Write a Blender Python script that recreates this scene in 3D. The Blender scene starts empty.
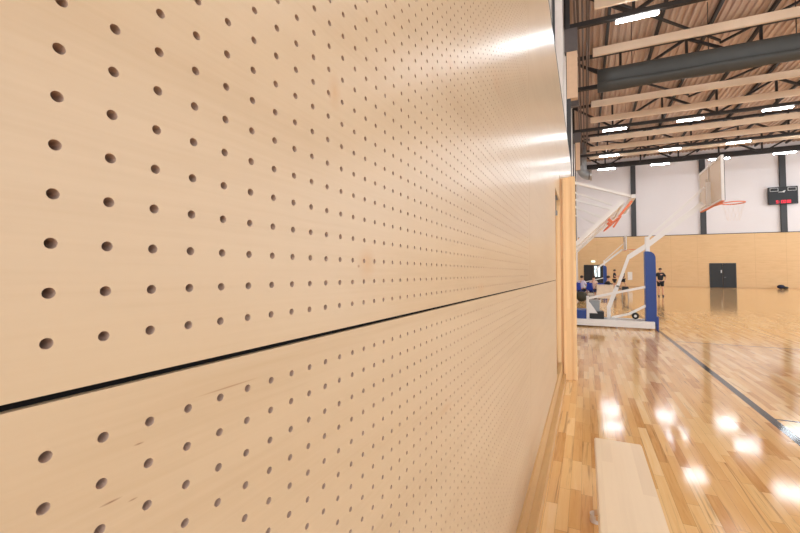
import bpy, bmesh, math, random
import numpy as np
from mathutils import Vector, Matrix
random.seed(7); PI = math.pi
S = bpy.context.scene; COL = S.collection

# ------------------------------------------------------------------ camera
YAW, PITCH, ROLL = 0.40737, 0.04081, 0.0047
fw = Vector((-math.sin(YAW)*math.cos(PITCH), math.cos(YAW)*math.cos(PITCH), math.sin(PITCH)))
r0 = Vector((math.cos(YAW), math.sin(YAW), 0)); u0 = r0.cross(fw)
rt = r0*math.cos(ROLL)+u0*math.sin(ROLL); up = -r0*math.sin(ROLL)+u0*math.cos(ROLL)
cd = bpy.data.cameras.new('camera'); cam = bpy.data.objects.new('camera', cd); COL.objects.link(cam)
cam.matrix_world = Matrix(((rt.x, up.x, -fw.x, 0.3154), (rt.y, up.y, -fw.y, 0), (rt.z, up.z, -fw.z, 1.45), (0, 0, 0, 1)))
cd.sensor_width = 36; cd.lens = 387.56*36/800; cd.shift_x = -18.389/800; cd.shift_y = -9.883/800
cd.clip_start = 0.01; cd.clip_end = 300
S.camera = cam

# ------------------------------------------------------------------ materials
def s2l(c):
    return tuple(((v/255)/12.92 if v/255 <= .04045 else ((v/255+.055)/1.055)**2.4) for v in c)
def new_mat(name):
    m = bpy.data.materials.new(name); m.use_nodes = True
    nt = m.node_tree; b = nt.nodes['Principled BSDF']
    return m, nt, b
class NT:
    """tiny node-graph helper"""
    def __init__(s, nt): s.nt = nt
    def n(s, t, **kw):
        x = s.nt.nodes.new(t)
        for k, v in kw.items(): setattr(x, k, v)
        return x
    def link(s, a, b): s.nt.links.new(a, b)
    def val(s, inp, v):
        if hasattr(v, 'is_output') or isinstance(v, bpy.types.NodeSocket): s.link(v, inp)
        else: inp.default_value = v
    def m(s, op, a, b=None, c=None):
        x = s.n('ShaderNodeMath', operation=op)
        s.val(x.inputs[0], a)
        if b is not None: s.val(x.inputs[1], b)
        if c is not None: s.val(x.inputs[2], c)
        return x.outputs[0]
    def xyz(s, a, b, c):
        x = s.n('ShaderNodeCombineXYZ')
        for i, v in enumerate((a, b, c)): s.val(x.inputs[i], v)
        return x.outputs[0]
    def pos(s, obj=False):
        if obj: o = s.n('ShaderNodeTexCoord').outputs['Object']
        else: o = s.n('ShaderNodeNewGeometry').outputs['Position']
        sp = s.n('ShaderNodeSeparateXYZ'); s.link(o, sp.inputs[0]); return sp.outputs[0], sp.outputs[1], sp.outputs[2]
    def noise(s, vec, scale=1, detail=3, rough=.5, dist=0):
        x = s.n('ShaderNodeTexNoise'); s.link(vec, x.inputs['Vector'])
        x.inputs['Scale'].default_value = scale; x.inputs['Detail'].default_value = detail
        x.inputs['Roughness'].default_value = rough; x.inputs['Distortion'].default_value = dist
        return x.outputs[0]
    def white(s, a, b=0.0):
        x = s.n('ShaderNodeTexWhiteNoise', noise_dimensions='2D'); s.link(s.xyz(a, b, 0.0), x.inputs['Vector']); return x.outputs['Value']
    def ramp(s, f, stops, interp='LINEAR'):
        x = s.n('ShaderNodeValToRGB'); s.link(f, x.inputs[0]); cr = x.color_ramp; cr.interpolation = interp
        while len(cr.elements) < len(stops): cr.elements.new(.5)
        for e, (p, c) in zip(cr.elements, stops): e.position = p; e.color = (*c, 1)
        return x.outputs[0]
    def mix(s, f, a, b, mode='MIX'):
        x = s.n('ShaderNodeMix', data_type='RGBA', blend_type=mode)
        s.val(x.inputs[0], f)
        for i, v in ((6, a), (7, b)):
            if isinstance(v, tuple): x.inputs[i].default_value = (*v, 1)
            else: s.link(v, x.inputs[i])
        return x.outputs[2]
    def bump(s, h, bsdf, strength=.1, dist=.01):
        x = s.n('ShaderNodeBump'); s.link(h, x.inputs['Height']); x.inputs['Strength'].default_value = strength
        x.inputs['Distance'].default_value = dist; s.link(x.outputs[0], bsdf.inputs['Normal'])

def plain(name, rgb, rough=.5, metal=0, var=.06, spec=.5, scale=6.0, alpha=None, trans=0):
    m, nt, b = new_mat(name); g = NT(nt); c = s2l(rgb)
    tc = g.n('ShaderNodeTexCoord').outputs['Object']
    f = g.noise(tc, scale, 3)
    lo = tuple(v*(1-var) for v in c); hi = tuple(min(1, v*(1+var)) for v in c)
    g.link(g.ramp(f, [(.3, lo), (.7, hi)]), b.inputs['Base Color'])
    b.inputs['Roughness'].default_value = rough; b.inputs['Metallic'].default_value = metal
    b.inputs['Specular IOR Level'].default_value = spec
    if trans: b.inputs['Transmission Weight'].default_value = trans
    return m

def emitter(name, rgb, strength):
    m, nt, b = new_mat(name)
    b.inputs['Base Color'].default_value = (.02, .02, .02, 1)
    b.inputs['Emission Color'].default_value = (*rgb, 1); b.inputs['Emission Strength'].default_value = strength
    return m

def plywood(name, rgb, rough=.24, spec=.5, knots=(), marks=(), wall='x', contrast=.75):
    """rotary-cut birch: faint broad figure along the sheet, fine grain, knots and patches at given places"""
    m, nt, b = new_mat(name); g = NT(nt)
    x, y, z = g.pos()
    a = y if wall == 'x' else x
    v1 = g.xyz(g.m('MULTIPLY', a, .9), g.m('MULTIPLY', z, 9.0), 0.0)
    n1 = g.noise(v1, 1.0, 3, .55, .9)
    v2 = g.xyz(g.m('MULTIPLY', a, 7.0), g.m('MULTIPLY', z, 160.0), 0.0)
    n2 = g.noise(v2, 1.0, 2, .5)
    v3 = g.xyz(g.m('MULTIPLY', a, .8), g.m('MULTIPLY', z, .7), 3.0)
    n3 = g.noise(v3, 1.0, 2)
    c = s2l(rgb)
    k = contrast
    f = g.m('ADD', g.m('ADD', g.m('MULTIPLY', n1, .55), g.m('MULTIPLY', n2, .25)), g.m('MULTIPLY', n3, .2))
    col = g.ramp(f, [(.34, tuple(c[i]*(1-(.10, .14, .19)[i]*k) for i in range(3))), (.5, c), (.66, tuple(min(.95, c[i]*(1+(.05, .07, .09)[i]*k)) for i in range(3)))])
    for (ky, kz, ry, rz, kc, amt) in knots:
        dy = g.m('DIVIDE', g.m('SUBTRACT', a, ky), ry); dz = g.m('DIVIDE', g.m('SUBTRACT', z, kz), rz)
        d = g.m('SQRT', g.m('ADD', g.m('MULTIPLY', dy, dy), g.m('MULTIPLY', dz, dz)))
        d = g.m('ADD', d, g.m('MULTIPLY', g.m('SUBTRACT', n1, .5), .9))
        mk = g.m('MULTIPLY', g.m('SMOOTH_MIN', g.m('MAXIMUM', g.m('SUBTRACT', 1.0, d), 0.0), 1.0, .01), amt)
        col = g.mix(mk, col, s2l(kc))
    g.link(col, b.inputs['Base Color'])
    b.inputs['Roughness'].default_value = rough; b.inputs['Specular IOR Level'].default_value = spec
    g.bump(n2, b, .03, .001)
    return m

def laminated(name, rgb, width, axis='x', along='z', rough=.35, length=2.0, amount=1.0, obj=False):
    """strips of glued timber, each its own tone"""
    m, nt, b = new_mat(name); g = NT(nt)
    P = dict(zip('xyz', g.pos(obj))); q = P[axis]; l = P[along]
    row = g.m('FLOOR', g.m('DIVIDE', q, width))
    r1 = g.white(row, 3.3)
    idx = g.m('FLOOR', g.m('DIVIDE', g.m('ADD', l, g.m('MULTIPLY', r1, 9.0)), length))
    r2 = g.white(row, idx)
    n = g.noise(g.xyz(g.m('ADD', g.m('MULTIPLY', q, 60.0), g.m('MULTIPLY', r2, 40.0)), g.m('MULTIPLY', l, 2.5), 0.0), 1.0, 3)
    f = g.m('ADD', g.m('MULTIPLY', r2, .65), g.m('MULTIPLY', n, .35))
    c = s2l(rgb)
    col = g.ramp(f, [(.15, tuple(c[i]*(1-(.30, .38, .46)[i]*amount) for i in range(3))), (.5, c), (.85, tuple(min(.95, c[i]*(1+(.12, .17, .22)[i]*amount)) for i in range(3)))])
    g.link(col, b.inputs['Base Color']); b.inputs['Roughness'].default_value = rough
    return m

def floor_material():
    m, nt, b = new_mat('sports_floor_maple'); g = NT(nt)
    x, y, z = g.pos()
    W = .068
    xr = g.m('DIVIDE', x, W); row = g.m('FLOOR', xr); fx = g.m('FRACT', xr)
    r1 = g.white(row, 1.7); r1b = g.white(row, 8.1)
    L = g.m('ADD', .42, g.m('MULTIPLY', r1b, .55))
    yr = g.m('DIVIDE', g.m('ADD', g.m('ADD', y, 60.0), g.m('MULTIPLY', r1, 5.0)), L)
    idx = g.m('FLOOR', yr); fy = g.m('FRACT', yr)
    r2 = g.white(row, idx); r3 = g.white(g.m('ADD', row, 71.0), idx)
    gr = g.noise(g.xyz(g.m('ADD', g.m('MULTIPLY', x, 30.0), g.m('MULTIPLY', r3, 50.0)), g.m('MULTIPLY', y, 2.2), g.m('MULTIPLY', r2, 30.0)), 1.0, 4, .6, 1.2)
    fine = g.noise(g.xyz(g.m('MULTIPLY', x, 220.0), g.m('MULTIPLY', y, 6.0), 0.0), 1.0, 2)
    f = g.m('ADD', g.m('ADD', g.m('MULTIPLY', r2, .66), g.m('MULTIPLY', gr, .42)), g.m('MULTIPLY', fine, .05))
    col = g.ramp(f, [(.10, s2l((168, 107, 56))), (.22, s2l((198, 142, 82))), (.36, s2l((219, 169, 106))), (.60, s2l((230, 183, 121))), (.82, s2l((238, 198, 140))), (1.0, s2l((244, 212, 163)))])
    # dark heartwood streaks inside some boards
    st = g.noise(g.xyz(g.m('ADD', g.m('MULTIPLY', x, 26.0), g.m('MULTIPLY', r3, 90.0)), g.m('MULTIPLY', y, 1.1), r2), 1.0, 3, .6, .8)
    sm = g.m('MULTIPLY', g.m('MULTIPLY', g.m('GREATER_THAN', r3, .45), g.m('SMOOTH_MAX', g.m('MULTIPLY', g.m('SUBTRACT', st, .55), 5.0), 0.0, .05)), .7)
    col = g.mix(g.m('MINIMUM', sm, .75), col, s2l((120, 70, 34)))
    # joints
    gx = g.m('LESS_THAN', g.m('MINIMUM', fx, g.m('SUBTRACT', 1.0, fx)), .012)
    gy = g.m('LESS_THAN', g.m('MULTIPLY', g.m('MINIMUM', fy, g.m('SUBTRACT', 1.0, fy)), L), .0012)
    col = g.mix(g.m('MULTIPLY', g.m('MAXIMUM', gx, gy), .5), col, s2l((110, 66, 34)))
    # painted court lines
    def band(a, c, hw): return g.m('LESS_THAN', g.m('ABSOLUTE', g.m('SUBTRACT', a, c)), hw)
    side = g.m('MULTIPLY', band(x, 2.0, .042), g.m('LESS_THAN', y, 40.0))
    right = g.m('GREATER_THAN', x, 2.0)
    l2 = g.m('MULTIPLY', band(y, 9.85, .022), right); l3 = g.m('MULTIPLY', band(y, 5.03, .018), right)
    col = g.mix(side, col, s2l((62, 58, 58)))
    col = g.mix(g.m('MAXIMUM', l2, l3), col, s2l((92, 78, 72)))
    g.link(col, b.inputs['Base Color'])
    b.inputs['Roughness'].default_value = .095; b.inputs['Specular IOR Level'].default_value = .5
    wob = g.noise(g.xyz(g.m('MULTIPLY', x, 13.0), g.m('MULTIPLY', y, 5.0), 0.0), 1.0, 2)
    g.bump(wob, b, .02, .01)
    return m

def deck_material():
    m, nt, b = new_mat('ribbed_roof_deck'); g = NT(nt)
    x, y, z = g.pos()
    n = g.noise(g.xyz(g.m('MULTIPLY', x, 2.0), g.m('MULTIPLY', y, .3), 0.0), 1.0, 2)
    g.link(g.ramp(n, [(.3, s2l((178, 150, 130))), (.7, s2l((194, 166, 144)))]), b.inputs['Base Color'])
    b.inputs['Roughness'].default_value = .6
    return m

M = {}
UP_KNOTS = [(.527, 1.466, .030, .030, (192, 150, 106), .75), (.503, 1.459, .004, .003, (140, 96, 62), .9), (.436, 1.70, .018, .034, (192, 150, 108), .7), (.425, 1.69, .004, .006, (150, 105, 70), .8),
            (1.25, 1.40, .05, .02, (196, 154, 112), .5), (.93, 1.99, .04, .03, (194, 152, 110), .5), (1.5, 2.2, .10, .06, (194, 152, 110), .4)]
M['ply'] = plywood('birch_plywood_upper', (199, 173, 141), rough=.28, spec=.42, knots=UP_KNOTS)
M['ply2'] = plywood('birch_plywood_lower', (199, 173, 141), rough=.34, spec=.4, knots=[(.9, 1.12, .05, .015, (190, 148, 106), .5), (.275, 1.3395, .034, .0009, (150, 108, 76), .7), (.193, 1.318, .004, .0008, (120, 82, 54), .8), (.190, 1.278, .004, .0008, (120, 82, 54), .8), (.175, 1.284, .008, .001, (120, 82, 54), .9)])
M['endgrain'] = plain('dark_drilled_ply_core', (196, 170, 152), .8, spec=.1)
M['felt'] = plain('black_acoustic_felt', (22, 20, 20), .95, spec=.1)
M['wall_ply'] = plywood('far_wall_plywood', (222, 184, 136), rough=.42, spec=.3, wall='y')
M['white'] = plain('white_wall_panel', (226, 220, 220), .55, var=.02, spec=.3, scale=.3)
M['offwhite'] = plain('off_white_paint', (214, 205, 198), .6, var=.03)
M['darksteel'] = plain('dark_grey_steel', (62, 62, 64), .5, spec=.4)
M['haunch'] = plain('mid_grey_steel', (96, 89, 88), .5)
M['trusssteel'] = plain('blackish_truss_steel', (46, 42, 41), .55, spec=.35)
M['greycurtain'] = plain('grey_divider_fabric', (67, 66, 63), .55, var=.05, spec=.3, scale=2)
M['batten'] = plain('beige_painted_timber', (222, 198, 172), .6, var=.04, scale=1.5)
M['casing'] = plain('beige_casing_board', (216, 182, 150), .55, var=.03)
M['floor'] = floor_material()
M['deck'] = deck_material()
M['skirt'] = laminated('laminated_skirting', (206, 166, 112), .034, 'x', 'y', .4, 1.4, .8)
M['post'] = laminated('laminated_post', (238, 198, 146), .036, 'x', 'z', .4, 2.5, .55)
M['bench'] = laminated('pale_bench_beech', (238, 214, 180), .055, 'x', 'y', .38, .6, .28)
M['benchdark'] = plain('bench_edge_wood', (205, 165, 118), .45)
M['white_steel'] = plain('white_powdercoat_steel', (226, 222, 218), .4, var=.02)
M['grey_steel'] = plain('grey_steel', (150, 150, 150), .4, metal=.3)
M['chrome'] = plain('silver_duct_metal', (190, 188, 186), .28, metal=.9, var=.05)
M['blue'] = plain('blue_vinyl_padding', (27, 60, 132), .42, var=.05)
M['bluechair'] = plain('blue_plastic', (38, 66, 175), .4)
M['board'] = plain('clear_grey_backboard', (222, 202, 180), .2, var=.02, spec=.5)
M['orange'] = plain('orange_rim_paint', (226, 122, 82), .45)
M['net'] = plain('white_net_cord', (228, 216, 208), .8)
M['black'] = plain('black_plastic', (22, 22, 24), .5)
M['rubber'] = plain('black_rubber', (20, 20, 20), .7)
M['olive'] = plain('dark_olive_canvas', (58, 54, 40), .8, var=.15)
M['navy'] = plain('navy_canvas', (30, 34, 58), .8)
M['door'] = plain('charcoal_door_leaf', (24, 22, 22), .5, var=.04)
M['skin'] = plain('skin', (205, 155, 126), .55)
M['hair'] = plain('dark_brown_hair', (58, 42, 34), .7)
M['kit_black'] = plain('black_sports_kit', (30, 31, 36), .8, var=.1)
M['kit_lilac'] = plain('pale_lilac_shirt', (206, 196, 214), .8, var=.05)
M['kit_pink'] = plain('pale_peach_shirt', (226, 190, 172), .8)
M['shoe'] = plain('grey_trainers', (92, 88, 90), .6)
M['brown'] = plain('brown_conduit', (104, 84, 72), .5)
M['lamp'] = emitter('led_diffuser', (.92, 1, 1.06), 27)
M['exit'] = emitter('lit_exit_sign', (.80, 1, .82), .9)
M['red'] = emitter('red_led_digits', (1, .02, .05), .8)
M['day'] = emitter('daylight_glazing', (.85, 1, 1), .8)
M['glassdark'] = plain('dark_glazing', (44, 40, 44), .12)
M['logo'] = plain('white_print', (215, 212, 210), .5)
M['paper'] = plain('white_notice_sheet', (232, 226, 220), .6)
M['table'] = plain('cream_table_panel', (224, 203, 178), .45)

# ------------------------------------------------------------------ mesh helpers
class MB:
    def __init__(s): s.v = []; s.f = []
    def add(s, vs, fs):
        o = len(s.v); s.v += [tuple(v) for v in vs]; s.f += [tuple(i+o for i in f) for f in fs]; return s
    def box(s, x0, x1, y0, y1, z0, z1, bev=0):
        if bev: return s.bbox(x0, x1, y0, y1, z0, z1, bev)
        return s.add([(x0, y0, z0), (x1, y0, z0), (x1, y1, z0), (x0, y1, z0), (x0, y0, z1), (x1, y0, z1), (x1, y1, z1), (x0, y1, z1)],
                     [(0, 3, 2, 1), (4, 5, 6, 7), (0, 1, 5, 4), (1, 2, 6, 5), (2, 3, 7, 6), (3, 0, 4, 7)])
    def bbox(s, x0, x1, y0, y1, z0, z1, bev):
        bm = bmesh.new(); bmesh.ops.create_cube(bm, size=1)
        for v in bm.verts: v.co = Vector(((x0+x1)/2+v.co.x*(x1-x0), (y0+y1)/2+v.co.y*(y1-y0), (z0+z1)/2+v.co.z*(z1-z0)))
        bmesh.ops.bevel(bm, geom=bm.edges[:], offset=bev, segments=2, affect='EDGES')
        bm.verts.index_update(); s.add([v.co[:] for v in bm.verts], [[v.index for v in f.verts] for f in bm.faces]); bm.free(); return s
    def beam(s, p0, p1, w, h, upv=(0, 0, 1)):
        p0 = Vector(p0); p1 = Vector(p1); d = (p1-p0).normalized(); u = Vector(upv)
        if abs(d.dot(u)) > .98: u = Vector((0, 1, 0)) if abs(d.y) < .9 else Vector((1, 0, 0))
        a = d.cross(u).normalized()*(w/2); b = a.cross(d).normalized()*(h/2)
        q = [p+i*a+j*b for p in (p0, p1) for i, j in ((-1, -1), (1, -1), (1, 1), (-1, 1))]
        return s.add(q, [(0, 1, 2, 3), (7, 6, 5, 4), (0, 4, 5, 1), (1, 5, 6, 2), (2, 6, 7, 3), (3, 7, 4, 0)])
    def tube(s, pts, r, n=10, closed=False, cap=True):
        pts = [Vector(p) for p in pts]; N = len(pts); o = len(s.v); rr = r if isinstance(r, (list, tuple)) else [r]*N
        nrm = None
        for i, p in enumerate(pts):
            a = pts[(i-1) % N] if (closed or i > 0) else p; b = pts[(i+1) % N] if (closed or i < N-1) else p
            t = (b-a).normalized()
            if nrm is None: nrm = t.orthogonal().normalized()
            nrm = (nrm-t*nrm.dot(t)).normalized(); bi = t.cross(nrm)
            for k in range(n):
                an = 2*PI*k/n; s.v.append(tuple(p+(nrm*math.cos(an)+bi*math.sin(an))*rr[i]))
        for i in range(N if closed else N-1):
            j = (i+1) % N
            for k in range(n): s.f.append((o+i*n+k, o+i*n+(k+1) % n, o+j*n+(k+1) % n, o+j*n+k))
        if cap and not closed:
            s.f.append(tuple(o+k for k in reversed(range(n)))); s.f.append(tuple(o+(N-1)*n+k for k in range(n)))
        return s
    def prism(s, poly, ax, lo, hi):
        """polygon in the plane normal to axis ax (0,1,2), extruded lo..hi"""
        n = len(poly)
        def P(a, b, c):
            return (c, a, b) if ax == 0 else ((a, c, b) if ax == 1 else (a, b, c))
        vs = [P(a, b, lo) for a, b in poly]+[P(a, b, hi) for a, b in poly]
        return s.add(vs, [tuple(range(n)), tuple(reversed(range(n, 2*n)))]+[(i, i+n, (i+1) % n+n, (i+1) % n) for i in range(n)])
    def ball(s, c, rx, ry, rz, n=12, m=8):
        o = len(s.v); c = Vector(c)
        s.v.append((c.x, c.y, c.z+rz))
        for j in range(1, m):
            t = PI*j/m
            for k in range(n): s.v.append((c.x+rx*math.sin(t)*math.cos(2*PI*k/n), c.y+ry*math.sin(t)*math.sin(2*PI*k/n), c.z+rz*math.cos(t)))
        s.v.append((c.x, c.y, c.z-rz)); e = len(s.v)-1
        for k in range(n): s.f.append((o, o+1+k, o+1+(k+1) % n)); s.f.append((e, o+1+(m-2)*n+(k+1) % n, o+1+(m-2)*n+k))
        for j in range(m-2):
            for k in range(n): s.f.append((o+1+j*n+k, o+1+(j+1)*n+k, o+1+(j+1)*n+(k+1) % n, o+1+j*n+(k+1) % n))
        return s
    def build(s, name, mat, parent=None, smooth=False, origin=None):
        me = bpy.data.meshes.new(name)
        off = Vector((0, 0, 0))
        if parent is not None: off = Vector(parent['_w']) if '_w' in parent else Vector((0, 0, 0))
        elif origin is not None: off = Vector(origin)
        me.from_pydata([tuple(Vector(v)-off) for v in s.v], [], s.f)
        bm = bmesh.new(); bm.from_mesh(me); bmesh.ops.recalc_face_normals(bm, faces=bm.faces); bm.to_mesh(me); bm.free()
        if smooth:
            for p in me.polygons: p.use_smooth = True
        me.materials.append(M[mat] if isinstance(mat, str) else mat)
        o = bpy.data.objects.new(name, me); COL.objects.link(o)
        if parent is not None:
            o.parent = parent
            if '_w' in parent: o['_w'] = tuple(parent['_w'])
        elif origin is not None: o.location = origin
        return o
def tag(o, label=None, cat=None, group=None, kind=None):
    if label: o['label'] = label
    if cat: o['category'] = cat
    if group: o['group'] = group
    if kind: o['kind'] = kind
    return o
EMPTIES = []
def thing(name, loc, label, cat, group=None):
    """Empty at the thing's base; parts are given in world coordinates"""
    o = bpy.data.objects.new(name, None); COL.objects.link(o); o.location = loc; o.empty_display_size = .2
    o['_w'] = tuple(loc); EMPTIES.append(o)
    return tag(o, label, cat, group)
def dup(root, loc, label, group=None):
    def cp(o, par):
        c = o.copy(); COL.objects.link(c)
        if par is not None: c.parent = par
        for ch in o.children: cp(ch, c)
        return c
    r = cp(root, None); r.location = loc
    if '_w' in r: r['_w'] = tuple(loc); EMPTIES.append(r)
    return tag(r, label, None, group)
def struct(name, mb, mat): return tag(mb.build(name, mat), kind='structure')
ORD = ['first', 'second', 'third', 'fourth', 'fifth', 'sixth', 'seventh', 'eighth', 'ninth', 'tenth']

# ------------------------------------------------------------------ room shell
YF, YB, XR, ZR, XL = 49.5, -13.0, 28.0, 14.6, -0.5
struct('floor', MB().box(XL-.3, XR, YB, YF+.3, -.15, 0), 'floor')
# ribbed deck
mb = MB(); x = XL-.3; pts = []
while x < XR:
    pts += [(x, ZR), (x+.15, ZR), (x+.19, ZR+.09), (x+.29, ZR+.09)]; x += .33
o = len(pts); poly = pts
vs = [(a, YB, b) for a, b in poly]+[(a, YF+.3, b) for a, b in poly]
mb.add(vs, [(i, i+1, i+1+o, i+o) for i in range(o-1)])
struct('ceiling', mb, 'deck')
# unseen right and back walls left out so the world background lights the hall
#struct('wall_right', MB().box(XR, XR+.2, YB, YF+.3, 0, ZR+.1), 'offwhite')
#struct('wall_back', MB().box(XL-.3, XR, YB-.2, YB, 0, ZR+.1), 'wall_ply')
# left wall: set back above and beyond the plywood
struct('wall_left', MB().box(XL-.2, XL, YB, YF+.3, 0, ZR+.1), 'offwhite')
# far wall: timber dado, pale panels above
WOODZ = 5.6
mb = MB().box(XL, XR, YF, YF+.2, 0, WOODZ); struct('wall_far_lower', mb, 'wall_ply').name = 'wall_far'
x = XL; k = 0
edges = [XL, 5.4, 12.0, 18.85, 25.6, XR]
mb = MB()
for a, b2 in zip(edges[:-1], edges[1:]): mb.box(a, b2, YF+.06, YF+.2, WOODZ+.04, ZR+.1)
struct('wall_far', mb, 'white')
struct('trim_1', MB().box(XL, XR, YF-.04, YF+.2, WOODZ, WOODZ+.05), 'black')
struct('baseboard_far', MB().box(XL, XR, YF-.03, YF, 0, .08), 'benchdark')
struct('trim_2', MB().box(XL, XR, YF-.25, YF+.06, 13.75, 14.15), 'trusssteel')
# joint lines between plywood sheets of the far wall are shallow grooves: thin dark reveals
mb = MB(); 
for xx in (1.55, 4.0, 6.4, 8.85, 11.25, 16.1, 18.55, 21.0): mb.box(xx-.012, xx+.012, YF-.004, YF+.01, .08, WOODZ)
mb.box(XL, XR, YF-.004, YF+.01, 2.78, 2.80)
struct('trim_3', mb, M['benchdark'])
for xx, lab in ((5.35, 'dark grey steel column on the far wall, behind the folded practice hoop'), (11.83, 'dark grey steel column on the far wall, behind the large backboard'), (18.42, 'dark grey steel column on the far wall, behind the black scoreboard'), (25.6, 'dark grey steel column on the far wall, right of the scoreboard')):
    mb = MB().box(xx-.24, xx+.24, YF-.16, YF-.12, WOODZ+.02, 13.8).box(xx-.24, xx+.24, YF+.02, YF+.06, WOODZ+.02, 13.8).box(xx-.03, xx+.03, YF-.12, YF+.02, WOODZ+.02, 13.8)
    tag(mb.build('steel_column', 'darksteel'), lab, 'column', 'columns on the far wall')
# double door on the far wall
d = struct('door_1', MB().box(12.32, 13.37, YF-.05, YF-.01, .01, 2.5, .008), 'door')
d2 = struct('door_2', MB().box(13.39, 14.44, YF-.05, YF-.01, .01, 2.5, .008), 'door')
struct('trim_4', MB().box(12.25, 12.32, YF-.06, YF, 0, 2.57).box(14.44, 14.51, YF-.06, YF, 0, 2.57).box(12.32, 14.44, YF-.06, YF, 2.5, 2.57), 'darksteel')
MB().box(13.2, 13.3, YF-.09, YF-.05, 1.55, 1.85).build('door_sign', 'logo', d)
MB().tube([(13.5, YF-.05, 1.1), (13.5, YF-.1, 1.1), (13.62, YF-.1, 1.1)], .015).build('door_handle', 'chrome', d2)
# dark entrance with glazing, far left
struct('door_3', MB().box(.12, 1.12, YF-.06, YF-.01, .01, 2.42, .01), 'door')
d4 = struct('door_4', MB().box(1.14, 1.24, YF-.06, YF-.01, .01, 2.42).box(1.84, 2.2, YF-.06, YF-.01, .01, 2.42).box(1.24, 1.84, YF-.06, YF-.01, .01, 1.05).box(1.24, 1.84, YF-.06, YF-.01, 2.3, 2.42).box(1.5, 1.6, YF-.06, YF-.01, 1.05, 2.3).box(1.24, 1.5, YF-.06, YF-.01, 1.9, 1.98), 'door')
MB().box(1.24, 1.84, YF-.035, YF-.025, 1.05, 2.3).build('glass_pane', 'day', d4)
t = tag(MB().box(.92, 1.34, YF-.1, YF-.02, 2.72, 2.92, .02).build('exit_sign', 'exit'), 'small lit pale green exit sign on the far wall above the dark doorway', 'sign')
tag(MB().box(4.66, 5.12, YF-.03, YF-.005, .72, 1.62, .004).build('notice_board', 'paper'), 'white sheet notice on the far wall behind the pair of standing people', 'notice')

# ------------------------------------------------------------------ perforated plywood
def perf_panel(name, yc0, cols, zc0, rows, ylo, yhi, zlo, zhi, segs, mat, label, r=.0036, t=.016, g=.032):
    V = []; F = []; n_off = 0
    allv = []; allf = []
    i0, i1 = cols; j0, j1 = rows; off = 0
    J = np.arange(j0, j1)
    for i in range(i0, i1):
        n = segs(i); a = 2*PI*np.arange(n)/n; c = np.cos(a); s_ = np.sin(a); mx = np.maximum(abs(c), abs(s_))
        sq = np.stack([c/mx, s_/mx], 1)*g/2; ci = np.stack([c, s_], 1)*r
        cy = yc0+g*i; cz = zc0+g*J
        base = np.concatenate([np.c_[np.zeros(n), sq], np.c_[np.zeros(n), ci], np.c_[np.full(n, -t), ci]])   # 3n x 3
        v = base[None]+np.stack([np.zeros_like(cz), np.full_like(cz, cy), cz], 1)[:, None]
        allv.append(v.reshape(-1, 3))
        k = np.arange(n); k1 = (k+1) % n
        fr = np.concatenate([np.stack([k, k1, n+k1, n+k], 1), np.stack([n+k, n+k1, 2*n+k1, 2*n+k], 1)])
        f = fr[None]+(off+3*n*np.arange(len(J)))[:, None, None]
        allf.append(f.reshape(-1, 4)); off += 3*n*len(J)
    ga, gb = yc0+g*(i0-.5), yc0+g*(i1-.5); gz0, gz1 = zc0+g*(j0-.5), zc0+g*(j1-.5)
    ey = [ylo, ga, gb, yhi]; ez = [zlo, gz0, gz1, zhi]; mv = []; mf = []
    def quad(a, b, c, d): 
        mf.append([off+len(mv)+q for q in range(4)]); mv.extend([a, b, c, d])
    for a in range(3):
        for b in range(3):
            if a == 1 and b == 1: continue
            quad((0, ey[a], ez[b]), (0, ey[a+1], ez[b]), (0, ey[a+1], ez[b+1]), (0, ey[a], ez[b+1]))
    for b in range(3):
        quad((-t, ylo, ez[b]), (0, ylo, ez[b]), (0, ylo, ez[b+1]), (-t, ylo, ez[b+1])); quad((0, yhi, ez[b]), (-t, yhi, ez[b]), (-t, yhi, ez[b+1]), (0, yhi, ez[b+1]))
    for a in range(3):
        quad((-t, ey[a], zlo), (-t, ey[a+1], zlo), (0, ey[a+1], zlo), (0, ey[a], zlo)); quad((0, ey[a], zhi), (0, ey[a+1], zhi), (-t, ey[a+1], zhi), (-t, ey[a], zhi))
    allv.append(np.array(mv)); allf.append(np.array(mf))
    v = np.concatenate(allv); f = np.concatenate(allf)
    q = np.round(v*20000).astype(np.int64); key = (q[:, 0]+1000)*(1 << 42)+(q[:, 1]+500000)*(1 << 21)+(q[:, 2]+100)
    _, idx, inv = np.unique(key, return_index=True, return_inverse=True)
    v = v[idx]; f = inv.reshape(-1)[f]
    me = bpy.data.meshes.new(name); me.vertices.add(len(v)); me.vertices.foreach_set('co', v.astype(np.float32).ravel())
    me.loops.add(f.size); me.loops.foreach_set('vertex_index', f.astype(np.int32).ravel())
    me.polygons.add(len(f)); me.polygons.foreach_set('loop_start', np.arange(0, f.size, 4, dtype=np.int32))
    me.polygons.foreach_set('use_smooth', np.zeros(len(f), dtype=bool)); me.update(calc_edges=True); me.validate()
    mi = (v[f][:, :, 0].min(1) < -.01) & (np.abs(v[f][:, :, 0]).max(1) > .01); mi[-len(mv)//4:] = False
    me.materials.append(M[mat]); me.materials.append(M['endgrain']); me.polygons.foreach_set('material_index', mi.astype(np.int32)); ob = bpy.data.objects.new(name, me); COL.objects.link(ob)
    tag(ob, label, 'wall panel', 'perforated plywood wall panels')
    MB().box(-.03, -.0175, ylo+.002, yhi-.002, zlo-.02, zhi).build('felt_backing', 'felt', ob)
    return ob
seg_near = lambda i: 32 if i < 8 else (24 if i < 18 else (16 if i < 34 else 8))
Y0, G = .1346, .032
UZ, LZ = 1.4036, 1.3322
UB, LT = 1.3710, 1.3657
PLYTOP, PLYBOT = 4.22, .235
YJ = 2.462
n1 = int((YJ-.035-Y0)/G)
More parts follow.
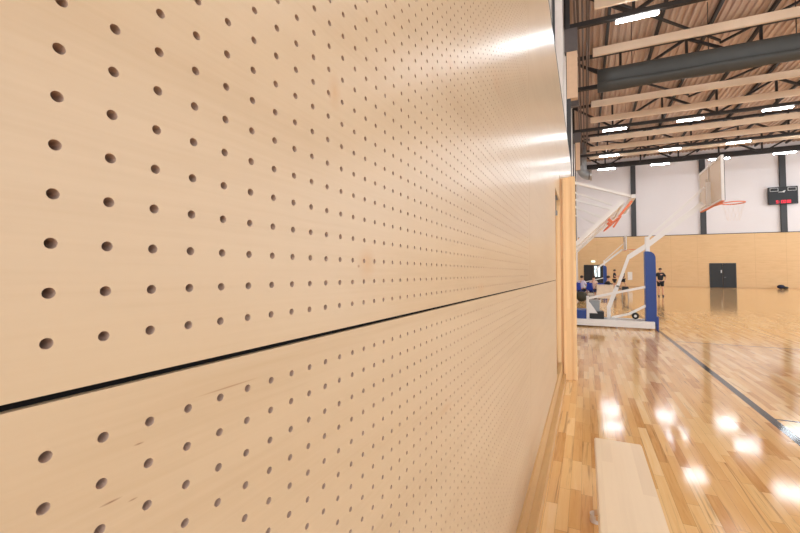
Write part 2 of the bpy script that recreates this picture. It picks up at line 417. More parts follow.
perf_panel('perforated_panel', Y0, (-6, n1), UZ, (0, 87), -.75, YJ-.0015, UB, PLYTOP, seg_near, 'ply', 'large pale plywood wall panel with rows of round holes, above the dark seam')
perf_panel('perforated_panel', Y0+.002, (-6, n1), LZ, (-32, 1), -.75, YJ-.0015, PLYBOT, LT, seg_near, 'ply2', 'pale plywood wall panel with round holes, below the dark seam and nearest the viewer')
YE = 4.75
tag(MB().box(-.016, 0, YJ+.0015, YE, UB, PLYTOP, .0008).build('plywood_panel', 'ply'), 'upper pale plywood panel between the holed sheet and the timber post, glossy', 'wall panel')
tag(MB().box(-.016, 0, YJ+.0015, YE, PLYBOT, LT, .0008).build('plywood_panel', 'ply2'), 'lower pale plywood panel between the holed sheet and the timber post', 'wall panel')
tag(MB().box(-.016, -.005, -.75, YE, LT+.0003, UB-.0003).build('seam_shade_strip', 'felt'), 'long black strip standing in for shade between the upper and lower plywood sheets', 'seam')  # black filler added in the open gap to paint the shade inside it
struct('trim_6', MB().box(-.03, -.0165, YJ-.03, YE, PLYBOT, PLYTOP), 'felt')
tag(MB().prism([(YE+.002, 2.45), (5.6, 2.45), (5.6, 2.80), (10.6, 2.80), (10.6, PLYTOP), (YE+.002, PLYTOP)], 0, -.016, 0).build('plywood_panel', 'ply'), 'glossy plain plywood strip high on the wall beyond the timber posts', 'wall panel')
# carrier wall behind the panels, top capping, skirting
struct('wall_left', MB().box(-.2, -.031, -.75, YE, 0, PLYTOP).box(-.2, -.031, YE, 10.6, 2.9, PLYTOP).box(-.2, -.15, YE, 10.6, 0, 2.9), 'offwhite').name = 'wall_left_carrier'
bpy.data.objects['wall_left_carrier'].name = 'wall_left'
struct('trim_5', MB().box(-.2, -.004, -.75, 10.6, PLYTOP, PLYTOP+.10), 'darksteel')
struct('baseboard_left', MB().box(-.03, .012, -.75, 5.66, .0, .235).box(.012, .058, -.75, 5.66, 0, .09, .004), 'skirt')

# timber posts
def post(y0, y1, xs, z1, label, bracket=False):
    t = thing('timber_post', (xs[0][0], y0, 0), label, 'post')
    for i, (a, b2, dy, zt) in enumerate(xs):
        MB().box(a, b2, y0+dy, y1, 0, z1+zt, .003).build('board', 'post', t)
    return t
t = post(5.70, 5.80, [(-.145, -.055, .03, 0), (-.055, -.002, -.01, 0), (-.002, .03, .02, 0), (.03, .052, -.02, -.008), (.052, .118, .0, 0), (.118, .150, .015, -.004), (.150, .196, .005, 0)], 2.775, 'tall pale laminated timber post at the end of the perforated panels')
for zc, w in ((2.50, .026), (2.285, .02)):
    b = MB().box(-.075, -.075+w*2, 5.665, 5.69, zc-.035, zc+.035, .004).build('bracket', 'grey_steel', t); b['label'] = 'small grey metal bracket'
MB().box(-.058, -.050, 5.672, 5.69, 2.32, 2.47).build('latch_rod', 'grey_steel', t)
post(8.35, 8.42, [(.002, .06, .0, 0), (.06, .138, -.02, 0)], 3.40, 'second timber post beyond the first, behind the folded practice hoop')

# ------------------------------------------------------------------ floor bench
t = thing('gym_bench', (.49, 2.6, 0), 'low pale wooden gym bench standing on the floor beside the wall', 'bench')
MB().box(.352, .612, .1, 2.72, .375, .42, .006).build('seat_board', 'bench', t)
MB().box(.452, .512, .2, 2.6, .27, .375, .004).build('rail', 'benchdark', t)
for yy in (2.55, 1.35, .3):
    l = MB().box(.42, .544, yy-.03, yy+.03, .05, .27, .004).box(.345, .62, yy-.035, yy+.035, .02, .055, .006).build('leg', 'benchdark', t)
    for xx in (.35, .615): MB().tube([(xx, yy, 0), (xx, yy, .045)], .03, 14).build('rubber_foot', 'offwhite', l)

# ------------------------------------------------------------------ roof
ROWS = [-9.4, -2.5, 4.4, 11.3, 18.2, 24.7, 32.05, 39.1, 44.1]
LX = [2.42+4.75*k for k in range(6)]
RN = ['rearmost roof truss', 'roof truss behind the viewer', 'roof truss before the timber post', 'roof truss over the large hoop', 'nearest visible roof truss', 'roof truss behind the curtain roll', 'second visible roof truss', 'third visible roof truss', 'roof truss nearest the far wall']
# truss prototype along X
t0 = thing('roof_truss', (0, ROWS[0], 12.3), 'dark steel '+RN[0], 'roof truss', 'roof trusses')
y = ROWS[0]
MB().beam((XL+.05, y, 12.42), (XR-.05, y, 12.42), .2, .2).build('bottom_chord', 'trusssteel', t0)
MB().beam((XL+.05, y, 14.28), (XR-.05, y, 14.28), .18, .18).build('top_chord', 'trusssteel', t0)
xs = [XL+.1]+[2.3+3.2*k for k in range(8)]+[XR-.15]
for i, xx in enumerate(xs):
    MB().beam((xx, y, 12.5), (xx, y, 14.2), .12, .12).build('post', 'trusssteel', t0)
for i, (a, b2) in enumerate(zip(xs[:-1], xs[1:])):
    z0, z1 = (12.5, 14.2) if i % 2 else (14.2, 12.5)
    MB().beam((a+.1, y, z0), (b2-.1, y, z1), .13, .13).build('brace', 'trusssteel', t0)
for y, n in zip(ROWS[1:], RN[1:]): dup(t0, (0, y, 12.3), 'dark steel '+n)
# lamps
lp = thing('pendant_strip_light', (LX[0], ROWS[0], 12.2), '', 'ceiling light', 'LED strip lights under the roof trusses')
MB().box(LX[0]-.80, LX[0]+.80, ROWS[0]-.07, ROWS[0]+.07, 12.235, 12.32, .01).build('housing', 'white_steel', lp)
MB().box(LX[0]-.79, LX[0]+.79, ROWS[0]-.10, ROWS[0]+.10, 12.17, 12.234, .02).build('diffuser', 'lamp', lp)
first = True
for y, n in zip(ROWS, RN):
    for k, xx in enumerate(LX):
        lab = 'strip light under the %s, %s from the plywood wall' % (n, ORD[k])
        if first: lp['label'] = lab; first = False
        else: dup(lp, (xx, y, 12.2), lab)
# purlins running away from the viewer
PX = [1.55+2.45*k for k in range(11)]
for k, xx in enumerate(PX):
    tag(MB().beam((xx, YB+.1, 14.47), (xx, YF-.3, 14.47), .14, .2).build('purlin', 'trusssteel'), 'dark purlin under the ribbed roof, %s from the plywood wall' % ORD[k] if k < 10 else 'dark purlin under the ribbed roof beside the right wall', 'purlin', 'roof purlins')
# plan bracing rods between trusses
nm = ['over the nearest visible truss', 'above the grey curtain roll', 'behind the grey curtain roll', 'before the far wall']
for k, (ya, yb) in enumerate(((11.3, 18.2), (18.2, 25.1), (25.1, 32.05), (39.1, 44.1))):
    for q, (xa, xb) in enumerate(((.3, 7.1), (13.5, 7.1))):
        tag(MB().beam((xa, ya, 14.0-.13*q), (xb, yb, 14.0-.13*q), .1, .1).build('bracing_bar', 'trusssteel'), 'dark diagonal bracing bar %s, %s' % (('leaning right' if q == 0 else 'leaning left'), nm[k]), 'bracing bar', 'roof bracing bars')
# cream timber beams across
BY = [17.35, 21.2, 27.8, 30.75, 35.3, 37.95, 40.6]
BL = ['above the nearest strip lights', 'just above the grey curtain roll', 'just below the grey curtain roll', 'second below the grey curtain roll', 'third below the grey curtain roll', 'fourth below the grey curtain roll', 'closest to the far wall']
for yy, lb in zip(BY, BL):
    tag(MB().box(.78, XR-.6, yy-.06, yy+.06, 12.45, 12.86, .006).build('timber_beam', 'batten'), 'long cream beam spanning the hall roof, '+lb, 'beam', 'cream beams across the roof')
    # each hangs from the purlins
# grey divider curtain, gathered into a roll
t = thing('divider_curtain', (1.0, 21.9, 10.95), 'long dark grey divider curtain rolled up under the roof', 'curtain')
prof = []
for k in range(40):
    a = 2*PI*k/40
    prof.append((21.95+.30*math.cos(a)*(1+.06*math.sin(3*a)), 11.60+.48*math.sin(a)))
nx = 40; vs = []; fs = []
for i in range(nx+1):
    xx = 1.0+(XR-2.0)*i/nx
    for j, (py, pz) in enumerate(prof):
        w = .025*math.sin(i*1.7+j*.3)*math.sin(j*.5)
        vs.append((xx, py+w, pz+w*.6))
n = len(prof)
for i in range(nx):
    for j in range(n): fs.append((i*n+j, i*n+(j+1) % n, (i+1)*n+(j+1) % n, (i+1)*n+j))
fs += [tuple(range(n)), tuple(nx*n+j for j in reversed(range(n)))]
MB().add(vs, fs).build('gathered_fabric', 'greycurtain', t, True)
vs = []; fs = []; pr2 = [(21.60, 11.26), (21.64, 11.10), (21.80, 10.94), (21.98, 10.89), (22.16, 10.95), (22.26, 11.14), (21.95, 11.26)]
for i in range(nx+1):
    xx = 1.0+(XR-2.0)*i/nx
    for j, (py, pz) in enumerate(pr2): vs.append((xx, py+.012*math.sin(i*2.3+j), pz+.02*math.sin(i*.9+j)))
n = len(pr2)
for i in range(nx):
    for j in range(n): fs.append((i*n+j, i*n+(j+1) % n, (i+1)*n+(j+1) % n, (i+1)*n+j))
fs += [tuple(range(n)), tuple(nx*n+j for j in reversed(range(n)))]
MB().add(vs, fs).build('bottom_fold', 'greycurtain', t, True)
for k in range(8):
    xx = 2.6+3.2*k
    MB().beam((xx, 21.95, 12.0), (xx, 21.95, 14.4), .03, .03).build('hanger', 'trusssteel', t)

# columns of the side wall, one under each truss
def side_column(y, label, parts):
    t = thing('wall_column', (-.2, y, PLYTOP), label, 'column', 'steel columns of the side wall')
    for nme, (x0, x1, z0, z1, dy, mt) in parts: MB().box(x0, x1, y-dy, y+dy, z0, z1, .006).build(nme, mt, t)
    return t
side_column(11.45, 'pale steel column rising right behind the top of the plywood', [('shaft', (-.40, -.21, 4.3, 14.4, .12, 'offwhite')), ('flange', (-.47, -.40, 4.3, 14.4, .14, 'darksteel'))])
side_column(18.2, 'side wall column with beige casing under the nearest visible truss', [('shaft', (-.38, -.20, 4.3, 14.2, .12, 'darksteel')), ('haunch', (-.44, .10, 11.25, 12.3, .16, 'haunch')), ('casing', (-.35, .09, 9.15, 11.24, .17, 'casing'))])
side_column(25.1, 'dark side wall column level with the grey curtain roll', [('shaft', (-.50, -.42, 4.3, 14.2, .12, 'darksteel')), ('haunch', (-.40, .05, 11.6, 12.3, .16, 'haunch'))])
side_column(32.05, 'dark side wall column under the second visible truss', [('shaft', (-.50, -.42, 4.3, 14.2, .12, 'darksteel')), ('haunch', (-.40, .1, 11.5, 12.3, .16, 'haunch')), ('casing', (-.30, .02, 9.4, 11.5, .15, 'casing'))])
side_column(39.1, 'dark side wall column beside the silver duct', [('shaft', (-.50, -.42, 4.3, 14.2, .12, 'darksteel')), ('haunch', (-.40, .1, 11.6, 12.3, .16, 'haunch'))])
for k, (xx, zz, r_) in enumerate(((.12, 13.2, .06), (.32, 13.6, .05), (.5, 13.0, .045), (.0, 12.75, .05), (.62, 13.9, .05))):
    tag(MB().tube([(xx, YB+.2, zz), (xx, 40.8, zz)], r_, 8).build('conduit_pipe', 'brown'), 'thin brown conduit running along the roof edge, %s of the bunch' % ['thickest', 'upper middle', 'outer lower', 'lowest', 'outermost top'][k], 'pipe', 'conduits along the roof edge')
# silver duct elbow
t = thing('air_duct', (.0, 41.6, 10.3), 'silver ventilation duct elbow high in the far left corner', 'duct')
pts = [(.08, 41.6, 14.4), (.08, 41.6, 11.9)]+[(.08+.75*(1-math.cos(a)), 41.6, 11.9-.75*math.sin(a)) for a in [PI/2*k/8 for k in range(1, 9)]]
MB().tube(pts, .46, 24).build('pipe_body', 'grey_steel', t, True)
MB().tube([(.82, 41.6, 11.15), (.98, 41.6, 11.15)], .54, 24).build('end_collar', 'chrome', t)

# ------------------------------------------------------------------ scoreboard
t = thing('scoreboard', (18.30, YF-.2, 8.4), 'black electronic scoreboard with red digits mounted on the far wall', 'scoreboard')
sx0, sx1, sz0, sz1, sy = 17.16, 19.46, 8.36, 10.1, YF-.34
MB().box(sx0, sx1, sy, YF-.17, sz0, sz1, .02).build('housing', 'black', t)
for a in (sx0+.16, sx1-.76):
    m_ = MB()
    for (p, q) in (((a, 0), (a+.62, 0)), ((a, .3), (a+.62, .3)), ((a, 0), (a, .3)), ((a+.62, 0), (a+.62, .3))):
        m_.box(min(p[0], q[0])-.015, max(p[0], q[0])+.015, sy-.008, sy, sz1-.42+min(p[1], q[1])-.015, sz1-.42+max(p[1], q[1])+.015)
    b_ = m_.build('panel_outline', 'logo', t)
MB().prism([(17.96, 9.60), (18.26, 9.61), (18.34, 9.69), (18.52, 9.74), (18.47, 9.63), (18.40, 9.51), (18.32, 9.55), (17.96, 9.56)], 1, sy-.008, sy).build('logo', 'logo', t)
SEG = {'0': 'abcdef', '2': 'abged', '8': 'abcdefg', '5': 'afgcd', '9': 'abcdfg', '1': 'bc', '7': 'abc'}
def digit(ch, x0, z0, w, h):
    m_ = MB(); th = .045
    S_ = {'a': (x0, x0+w, z0+h-th, z0+h), 'd': (x0, x0+w, z0, z0+th), 'g': (x0, x0+w, z0+h/2-th/2, z0+h/2+th/2), 'f': (x0, x0+th, z0+h/2, z0+h), 'b': (x0+w-th, x0+w, z0+h/2, z0+h), 'e': (x0, x0+th, z0, z0+h/2), 'c': (x0+w-th, x0+w, z0, z0+h/2)}
    for s_ in SEG[ch]: a, b2, c, d_ = S_[s_]; m_.box(a, b2, sy-.012, sy, c, d_)
    return m_.build('digit', 'red', t)
for ch, x0 in (('9', 17.76), ('0', 18.16), ('0', 18.36), ('0', 18.60), ('0', 18.76)): digit(ch, x0, 8.46, .17 if x0 < 18.44 else .14, .3)
MB().box(18.02, 18.06, sy-.012, sy, 8.53, 8.57).box(18.02, 18.06, sy-.012, sy, 8.65, 8.69).build('colon', 'red', t)

# ------------------------------------------------------------------ portable basketball hoop
def ring(c, r, n=28): return [(c[0]+r*math.cos(2*PI*k/n), c[1]+r*math.sin(2*PI*k/n), c[2]) for k in range(n)]
def make_hoop(YC):
    t = thing('basketball_hoop', (.9, YC, 0), 'large portable basketball hoop with white steel frame and blue padded front', 'basketball hoop', 'portable hoops')
    W = 'white_steel'; yn, yf = YC-.3, YC+.3
    base = MB()
    for yy in (yn, yf): base.box(-.1 if yy == yf else .0, 1.93, yy-.05, yy+.05, .035, .21, .006)
    for xx in (.02, .95, 1.83): base.box(xx, xx+.1, yn+.05, yf-.05, .05, .17)
    base.build('base_frame', W, t)
    for yy in (yn, yf): MB().box(-.45, 0.0, yy-.06, yy+.06, .02, .15, .004).build('rear_rail', 'grey_steel', t)
    m_ = MB().prism([(1.745, .16), (1.97, .15), (1.99, .5), (1.985, 1.88), (1.955, 1.96), (1.90, 2.01), (1.82, 2.03), (1.745, 2.03)], 1, YC-.24, YC+.02); p = m_.build('front_pad', 'blue', t)
    MB().box(1.97, 2.03, YC-.26, YC+.04, .0, .34, .015).build('foot_pad', 'blue', t)
    MB().box(1.77, 1.87, YC-.17, YC-.02, .15, 2.42, .006).build('mast', W, t)
    y1 = YC-.1
    # lower main arm, from rear elbow past the mast to the board
    MB().beam((1.38, y1, 1.89), (1.82, y1, 2.20), .1, .12).beam((1.82, y1, 2.20), (3.05, y1, 3.22), .1, .13).build('lower_arm', W, t)
    MB().beam((1.85, y1, 2.40), (3.1, y1, 3.63), .06, .055).build('upper_arm', W, t)
    MB().beam((1.39, y1, 1.93), (1.10, y1, 1.08), .085, .075).beam((1.10, y1, 1.12), (.88, y1, .52), .085, .10).beam((.88, y1, .56), (.88, y1, .18), .085, .12).build('lift_strut', W, t)
    MB().beam((.36, yn+.1, .76), (1.75, yn+.1, 1.10), .05, .06).build('upper_brace', W, t)
    MB().beam((.95, yn+.1, .27), (1.35, yn+.1, .37), .05, .05).beam((1.35, yn+.1, .37), (1.75, yn+.1, .61), .05, .06).build('lower_brace', W, t)
    MB().beam((.36, yn+.06, .05), (.36, yn+.06, .80), .07, .06).beam((.36, yf, .05), (.36, yf, .80), .07, .06).beam((.36, yn, .77), (.36, yf, .77), .05, .05).build('rear_post', W, t)
    MB().prism([(.39, .36), (.60, .36), (.42, .64), (.39, .66)], 1, yn+.07, yn+.1).build('gusset', W, t)
    MB().box(.40, .76, yn+.08, yf-.06, .21, .40, .01).build('counterweight', 'black', t)
    MB().box(-.30, .32, yn-.04, yf, .16, .44, .012).build('rear_pad', 'blue', t)
    MB().box(.42, .66, yn+.3, yf-.02, .40, .70, .01).build('weight_plate', 'grey_steel', t)
    wh = MB().tube([(1.50, yn+.04, .335), (1.50, yn+.1, .335)], .085, 18).build('wheel', 'rubber', t)
    MB().tube([(1.50, yn+.02, .335), (1.50, yn+.039, .335)], .034, 14).build('wheel_hub', W, wh)
    MB().beam((1.50, yn+.12, .335), (1.50, yn+.12, .19), .04, .04).build('wheel_bracket', W, t)
    # backboard across the hall
    bx = 3.24; b0, b1, z0, z1 = YC-1.02, YC+.9, 3.14, 4.20
    bb = MB().box(bx-.015, bx+.015, b0+.04, b1-.04, z0+.04, z1-.04).build('backboard', 'board', t)
    fr = MB()
    fr.box(bx-.03, bx+.025, b0, b0+.05, z0, z1).box(bx-.03, bx+.025, b1-.05, b1, z0, z1).box(bx-.03, bx+.025, b0+.05, b1-.05, z0, z0+.05).box(bx-.03, bx+.025, b0+.05, b1-.05, z1-.05, z1)
    fr.build('board_frame', W, bb)
    MB().box(bx+.026, bx+.036, b0, b0+.04, z0, z1).build('edge_strip', 'darksteel', bb)
    MB().box(bx-.045, bx-.016, YC-.03, YC+.0, z0+.05, z1-.05).box(bx-.045, bx-.016, YC+.2, YC+.215, z0+.05, z1-.3).build('rear_stay', 'offwhite', bb)
    MB().box(bx-.04, bx+.03, b0+.02, b1-.1, z0-.020, z0-.002).build('lower_edge_guard', 'orange', bb)
    MB().beam((bx-.05, y1, 3.16), (bx-.05, y1, 3.76), .1, .06).build('mounting_plate', W, t)
    rc = (bx+.44, YC-.1, 3.20)
    rm = MB().tube(ring(rc, .23), .014, 8, True); rm.box(bx+.03, bx+.20, YC-.2, YC, 3.18, 3.21).beam((bx+.03, YC-.1, 3.14), (bx+.2, YC-.1, 3.19), .14, .012)
    rim = rm.build('rim', 'orange', t)
    nt_ = MB()
    for k in range(12):
        a = 2*PI*k/12; c_ = lambda rr, an, z: (rc[0]+rr*math.cos(an), rc[1]+rr*math.sin(an), z)
        for sgn in (1, -1):
            nt_.tube([c_(.225, a, 3.19), c_(.19, a+sgn*.26, 3.05), c_(.15, a+sgn*.52, 2.9), c_(.12, a+sgn*.78, 2.76)], .002, 4)
    nt_.build('net', 'net', rim)
    return t
h1 = make_hoop(11.9)
h2 = dup(h1, (.68, 32.4, 0), 'smaller looking second portable hoop far behind the first, near the dark doorway', 'portable hoops')

# ------------------------------------------------------------------ wall mounted practice hoop, folded
t = thing('practice_hoop', (0, 6.6, 2.3), 'white wall mounted practice hoop folded up at an angle beside the timber posts', 'basketball hoop')
A = Vector((.108, 0, 1.78)); B = Vector((.80, 0, 2.44)); yn, yf = 5.90, 7.45
dv = (B-A).normalized(); nv = Vector((-dv.z, 0, dv.x))
bb = MB()
def slab(m_, s0, s1, y0, y1, th, off=0):
    a = A+dv*s0+nv*off; b_ = A+dv*s1+nv*off
    q = [(a-nv*th), (b_-nv*th), (b_+nv*th), (a+nv*th)]
    m_.prism([(p.x, p.z) for p in q], 1, y0, y1)
L_ = (B-A).length
slab(bb, .04, L_-.05, yn+.04, yf-.04, .012); o_ = bb.build('backboard', 'white_steel', t)
f_ = MB(); slab(f_, 0, L_, yn, yn+.06, .028); slab(f_, 0, L_, yf-.06, yf, .028); slab(f_, 0, .05, yn+.06, yf-.06, .028); slab(f_, L_-.05, L_, yn+.06, yf-.06, .028)
slab(f_, .05, L_-.05, yn+.6, yn+.64, .026); slab(f_, .05, L_-.05, yf-.64, yf-.6, .026)
f_.build('board_frame', 'white_steel', o_)
pv = MB().tube([(A.x, yn+.01, A.z), (A.x, yn-.012, A.z)], .012, 10).build('pivot_bolt', 'orange', t)
T = Vector((.92, 0, 2.49))
for nme, yy in (('near_arm', yn+.05), ('far_arm', yf-.05)):
    MB().beam((.002, yy, 2.81), (T.x, yy, T.z), .035, .035).build('support_arm', 'white_steel', t)
    MB().beam((-.02, yy+.02, 2.70), (.66, yy+.02, 2.40), .022, .022).build('stay_rod', 'white_steel', t)
MB().beam((-.02, yn+.7, 2.62), (.6, yn+.7, 2.27), .022, .022).beam((-.02, yn+1.0, 2.50), (.55, yn+1.0, 2.22), .02, .02).build('lift_rod', 'white_steel', t)
MB().box(-.149, -.12, yn-.05, yf+.05, 2.3, 2.78).build('wall_plate', 'white_steel', t)
MB().beam((T.x, yn, T.z), (T.x, yf, T.z), .05, .05).build('cross_tube', 'white_steel', t)
P0 = T-Vector((.02, 0, .06)); Q0 = Vector((.70, 0, 2.10))
MB().beam((P0.x, yn+.02, P0.z), (.74, yn+.02, 2.22), .022, .03).build('orange_brace', 'orange', t)
MB().beam((P0.x-.02, yf-.02, P0.z), (.76, yf-.02, 2.24), .022, .03).build('orange_brace', 'orange', t)
c_ = (A+B)/2+dv*.24-nv*.09
rp = []
for k in range(28):
    a = 2*PI*k/28; p = c_+dv*.15*math.cos(a); rp.append((p.x, (yn+yf)/2+.22*math.sin(a), p.z))
MB().tube(rp, .008, 8, True).beam((c_.x, (yn+yf)/2-.2, c_.z), (c_.x+nv.x*.09, (yn+yf)/2-.2, c_.z+nv.z*.09), .05, .04).beam((c_.x, (yn+yf)/2+.2, c_.z), (c_.x+nv.x*.09, (yn+yf)/2+.2, c_.z+nv.z*.09), .05, .04).build('rim', 'orange', t)

# ------------------------------------------------------------------ people
def skin_mesh(name, J, E, mat, parent, root, sub=2):
    me = bpy.data.meshes.new(name); ks = list(J); off = Vector(parent['_w'])
    me.from_pydata([tuple(Vector(J[k][0])) for k in ks], [(ks.index(a), ks.index(b)) for a, b in E], [])
    ob = bpy.data.objects.new('tmp', me); COL.objects.link(ob)
    md = ob.modifiers.new('s', 'SKIN'); md.use_smooth_shade = True
    sv = me.skin_vertices[0].data
    for i, k in enumerate(ks):
        r_ = J[k][1]; sv[i].radius = r_ if isinstance(r_, tuple) else (r_, r_); sv[i].use_root = (k == root)
    m2 = ob.modifiers.new('u', 'SUBSURF'); m2.levels = sub; m2.render_levels = sub
    dg = bpy.context.evaluated_depsgraph_get(); ev = ob.evaluated_get(dg)
    res = bpy.data.meshes.new_from_object(ev); bpy.data.objects.remove(ob)
    res.name = name; res.materials.clear(); res.materials.append(M[mat])
    for p in res.polygons: p.use_smooth = True
    o = bpy.data.objects.new(name, res); COL.objects.link(o); o.parent = parent
    return o
def person(loc, rz, label, pose='stand', top='kit_black', low='kit_black', group=None, k=1.0, arms=None, stride=0.0):
    """figure in local coordinates, facing -Y before rotation"""
    t = thing('person', loc, label, 'person', group); t.rotation_euler = (0, 0, rz); t.scale = (k, k, k)
    if pose == 'stand':
        hz = .93; kn = [(-.10, -.02-stride*.3, .50), (.11, -.02+stride*.3, .50)]; an = [(-.11, .02-stride*.6, .085), (.13, .02+stride*.8, .085)]
        sh = 1.43; lean = 0.0
    else:
        hz = .52; kn = [(-.12, -.42, .50), (.12, -.42, .50)]; an = [(-.12, -.40, .085), (.12, -.44, .085)]
        sh = 1.0; lean = -.12 if pose == 'sit' else -.2
    P = (0, 0, hz)
    ch = (0, lean*.7, hz+(sh-hz)*.62); nk = (0, lean, sh+.06); hd = (0, lean-.03, sh+.20); ht = (0, lean-.03, sh+.29)
    a = arms or {}
    el = a.get('el', [(-.27, lean+.02, sh-.29), (.27, lean+.02, sh-.29)]); wr = a.get('wr', [(-.26, lean-.10, sh-.53), (.26, lean-.10, sh-.53)])
    J = {'P': (P, (.13, .10)), 'W': ((0, lean*.35, hz+(sh-hz)*.33), (.125, .09)), 'C': (ch, (.15, .105)), 'N': (nk, (.055, .055)), 'H': (hd, (.078, .095)), 'T': (ht, (.06, .075))}
    E = [('P', 'W'), ('W', 'C'), ('C', 'N'), ('N', 'H'), ('H', 'T')]
    for s_, i in ((-1, 0), (1, 1)):
        J['S%d' % i] = ((s_*.17, lean, sh-.03), .062); J['E%d' % i] = (el[i], .042); J['R%d' % i] = (wr[i], .030)
        d = (Vector(wr[i])-Vector(el[i])).normalized(); J['D%d' % i] = (tuple(Vector(wr[i])+d*.09), (.038, .022)); J['F%d' % i] = (tuple(Vector(wr[i])+d*.17), (.026, .014))
        J['G%d' % i] = ((s_*.095, 0, hz-.06), .088); J['K%d' % i] = (kn[i], .056); J['A%d' % i] = (an[i], .038); J['O%d' % i] = ((an[i][0], an[i][1]-.14, .04), (.04, .03))
        E += [('C', 'S%d' % i), ('S%d' % i, 'E%d' % i), ('E%d' % i, 'R%d' % i), ('R%d' % i, 'D%d' % i), ('D%d' % i, 'F%d' % i), ('P', 'G%d' % i), ('G%d' % i, 'K%d' % i), ('K%d' % i, 'A%d' % i), ('A%d' % i, 'O%d' % i)]
    skin_mesh('body', J, E, 'skin', t, 'P')
    lerp = lambda p, q, f: tuple(Vector(p).lerp(Vector(q), f))
    # shirt
    Js = {'P': ((0, lean*.1, hz+.02), (.155, .125)), 'W': (J['W'][0], (.15, .115)), 'C': (ch, (.175, .128)), 'N': ((0, lean, sh+.01), (.075, .07))}
    Es = [('P', 'W'), ('W', 'C'), ('C', 'N')]
    for i in (0, 1):
        Js['S%d' % i] = (J['S%d' % i][0], .082); Js['E%d' % i] = (lerp(J['S%d' % i][0], el[i], .72), .07); Es += [('C', 'S%d' % i), ('S%d' % i, 'E%d' % i)]
    skin_mesh('shirt', Js, Es, top, t, 'P')
    Js = {'P': ((0, 0, hz+.03), (.15, .125))}; Es = []
    for i in (0, 1):
        Js['G%d' % i] = (J['G%d' % i][0], .108); Js['K%d' % i] = (lerp(J['G%d' % i][0], kn[i], .75), .095); Es += [('P', 'G%d' % i), ('G%d' % i, 'K%d' % i)]
    skin_mesh('shorts', Js, Es, low, t, 'P')
    for i in (0, 1):
        x_, y_, z_ = an[i]
        m_ = MB(); m_.ball((x_, y_-.06, .045), .05, .14, .05, 10, 6); o = m_.build('shoe', 'shoe', None, True); o.parent = t
    m_ = MB(); m_.ball((hd[0], hd[1]+.022, hd[2]+.045), .092, .105, .085, 14, 8); o = m_.build('hair', 'hair', None, True); o.parent = t
    m_ = MB(); m_.prism([(-.012, -.02), (.012, -.02), (0, .022)], 1, -.02, .02)
    m_ = MB(); m_.ball((0, hd[1]-.10, hd[2]-.005), .013, .022, .02, 8, 6); o = m_.build('nose', 'skin', None, True); o.parent = t
    m_ = MB(); m_.ball((-.032, hd[1]-.088, hd[2]+.02), .011, .012, .008, 8, 5); o = m_.build('eye', 'black', None, True); o.parent = t
    m_ = MB(); m_.ball((.032, hd[1]-.088, hd[2]+.02), .011, .012, .008, 8, 5); o = m_.build('eye', 'black', None, True); o.parent = t
    return t
person((4.66, 28.7, 0), 0.15, 'person in black shirt and shorts standing alone just right of the blue pad', arms={'el': [(-.29, .05, 1.14), (.33, .06, 1.15)], 'wr': [(-.17, -.12, .96), (.22, -.10, .98)]}, k=1.03)
person((2.62, 37.9, 0), PI/2-.2, 'person in black, left one of the standing pair facing the other', arms={'el': [(-.27, -.05, 1.15), (.26, -.08, 1.15)], 'wr': [(-.2, -.3, 1.12), (.2, -.32, 1.14)]}, k=1.02)
person((3.55, 41.2, 0), -PI/2+.4, 'person in black with legs apart, right one of the standing pair', arms={'el': [(-.27, -.15, 1.2), (.26, -.1, 1.15)], 'wr': [(-.2, -.40, 1.2), (.2, -.3, 1.12)]}, stride=.35, k=1.02)

# ------------------------------------------------------------------ chairs, sitters, table and small things far left
def make_chair(loc, label):
    x, y, z = loc
    t = thing('plastic_chair', loc, label, 'chair', 'blue chairs along the side wall')
    # faces -Y in local space (built at zero rotation)
    MB().box(x-.22, x+.22, y-.22, y+.2, .43, .455, .012).build('seat', 'bluechair', t)
    m_ = MB().prism([(y+.19, .50), (y+.215, .50), (y+.285, .90), (y+.26, .90)], 0, x-.21, x+.21); m_.build('backrest', 'bluechair', t)
    for sx in (-1, 1):
        for sy_ in (-1, 1):
            MB().tube([(x+sx*.19, y+sy_*.17, .43), (x+sx*.22, y+sy_*.22, .0)], .012, 8).build('leg', 'grey_steel', t)
        MB().tube([(x+sx*.19, y+.17, .43), (x+sx*.19, y+.28, .82)], .012, 8).build('back_tube', 'grey_steel', t)
    return t
c0 = make_chair((.02, 24.2, 0), 'blue plastic chair in the side row, under the person in the lilac shirt')
c0.rotation_euler = (0, 0, PI*.8)
CH = [((.64, 24.35, 0), 'second blue plastic chair in the side row, under the sitter in the peach shirt'), ((.80, 25.7, 0), 'third blue plastic chair in the side row, empty, behind the table end'), ((.15, 25.6, 0), 'farthest blue plastic chair in the side row, near the dark doorway'), ((1.25, 24.15, 0), 'blue plastic chair at the table, under the sitter in black')]
for l_, lb in CH: dup(c0, l_, lb)
sa = {'el': [(-.25, -.22, .74), (.25, -.22, .74)], 'wr': [(-.14, -.42, .60), (.14, -.42, .62)]}
person((.03, 24.22, 0), PI*.8, 'seated person in a pale lilac shirt on the nearest blue chair', 'sit', 'kit_lilac', 'kit_black', arms=sa)
person((.65, 24.37, 0), PI*.8, 'seated person in a pale peach shirt on the second blue chair', 'sit', 'kit_pink', 'navy', arms=sa)
person((1.26, 24.17, 0), PI/2, 'seated person in a black shirt leaning towards the table', 'lean', 'kit_black', 'kit_black', arms={'el': [(-.25, -.36, .86), (.25, -.36, .86)], 'wr': [(-.16, -.58, .84), (.16, -.58, .84)]})
t = thing('scorer_table', (1.25, 22.95, 0), 'cream panelled table with dark things on it, behind the big hoop frame', 'table')
MB().box(.83, 1.66, 22.8, 23.4, .80, .84, .006).build('tabletop', 'table', t)
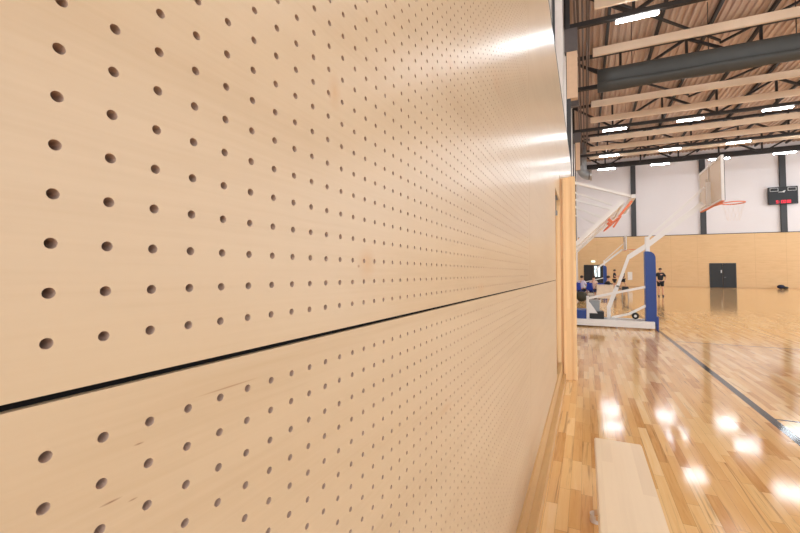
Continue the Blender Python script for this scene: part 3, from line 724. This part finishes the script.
MB().box(.84, 1.65, 22.81, 22.83, .12, .795).build('modesty_panel', 'table', t)
for xx in (.88, 1.61):
    for yy in (22.87, 23.35): MB().tube([(xx, yy, 0), (xx, yy, .8)], .02, 8).build('leg', 'grey_steel', t)
mb = MB().tube([(1.22+.4*k/10, 23.0+.05*math.sin(k), .895+.012*math.sin(k*2)) for k in range(11)], [.02+.03*math.sin(PI*k/10) for k in range(11)], 8)
tag(mb.build('dark_jacket', 'kit_black', smooth=True), 'dark jacket bundle lying on the cream table', 'jacket')
def bagmesh(c, lx, ly, lz):
    m_ = MB(); n, q = 16, 10
    m_.ball((c[0], c[1], c[2]+lz/2), lx/2, ly/2, lz/2, n, q); return m_
t = thing('duffel_bag', (.09, 21.6, 0), 'dark olive round bag leaning by the wall in front of the blue chairs', 'bag')
bagmesh((.11, 21.6, 0), .56, .44, .54).build('bag_body', 'olive', t, True)
MB().tube([(.11+.2*math.cos(a), 21.6, .46+.12*math.sin(a)) for a in [PI*k/10 for k in range(11)]], .015, 6).build('strap', 'black', t)
t = thing('kit_bag', (17.9, 48.6, 0), 'dark navy bag lying on the floor at the far wall, below the scoreboard', 'bag')
bagmesh((17.76, 48.7, 0), .62, .4, .42).build('bag_body', 'navy', t, True); bagmesh((18.05, 48.62, 0), .5, .36, .26).build('end_pocket', 'black', t, True)
t = thing('stool', (2.35, 25.0, 0), 'small black stool with thin legs behind the white lift strut', 'stool')
MB().box(2.2, 2.54, 24.85, 25.15, .46, .70, .03).build('seat', 'black', t)
for sx in (-1, 1):
    for sy_ in (-1, 1): MB().tube([(2.37+sx*.12, 25+sy_*.1, .46), (2.37+sx*.17, 25+sy_*.15, 0)], .012, 6).build('leg', 'grey_steel', t)

for e in EMPTIES:
    if '_w' in e: del e['_w']
for o in COL.objects:
    if '_w' in o: del o['_w']

# ------------------------------------------------------------------ world and view
w = bpy.data.worlds.new('world'); S.world = w; w.use_nodes = True
bg = w.node_tree.nodes['Background']; bg.inputs[0].default_value = (.94, 1, 1.05, 1); bg.inputs[1].default_value = 1.25
S.view_settings.view_transform = 'Standard'; S.view_settings.look = 'None'
S.view_settings.exposure = 1.0; S.view_settings.gamma = 1
try: S.view_settings.use_curve_mapping = False
except Exception: pass
S.cycles.max_bounces = 10; S.cycles.diffuse_bounces = 6; S.cycles.glossy_bounces = 4
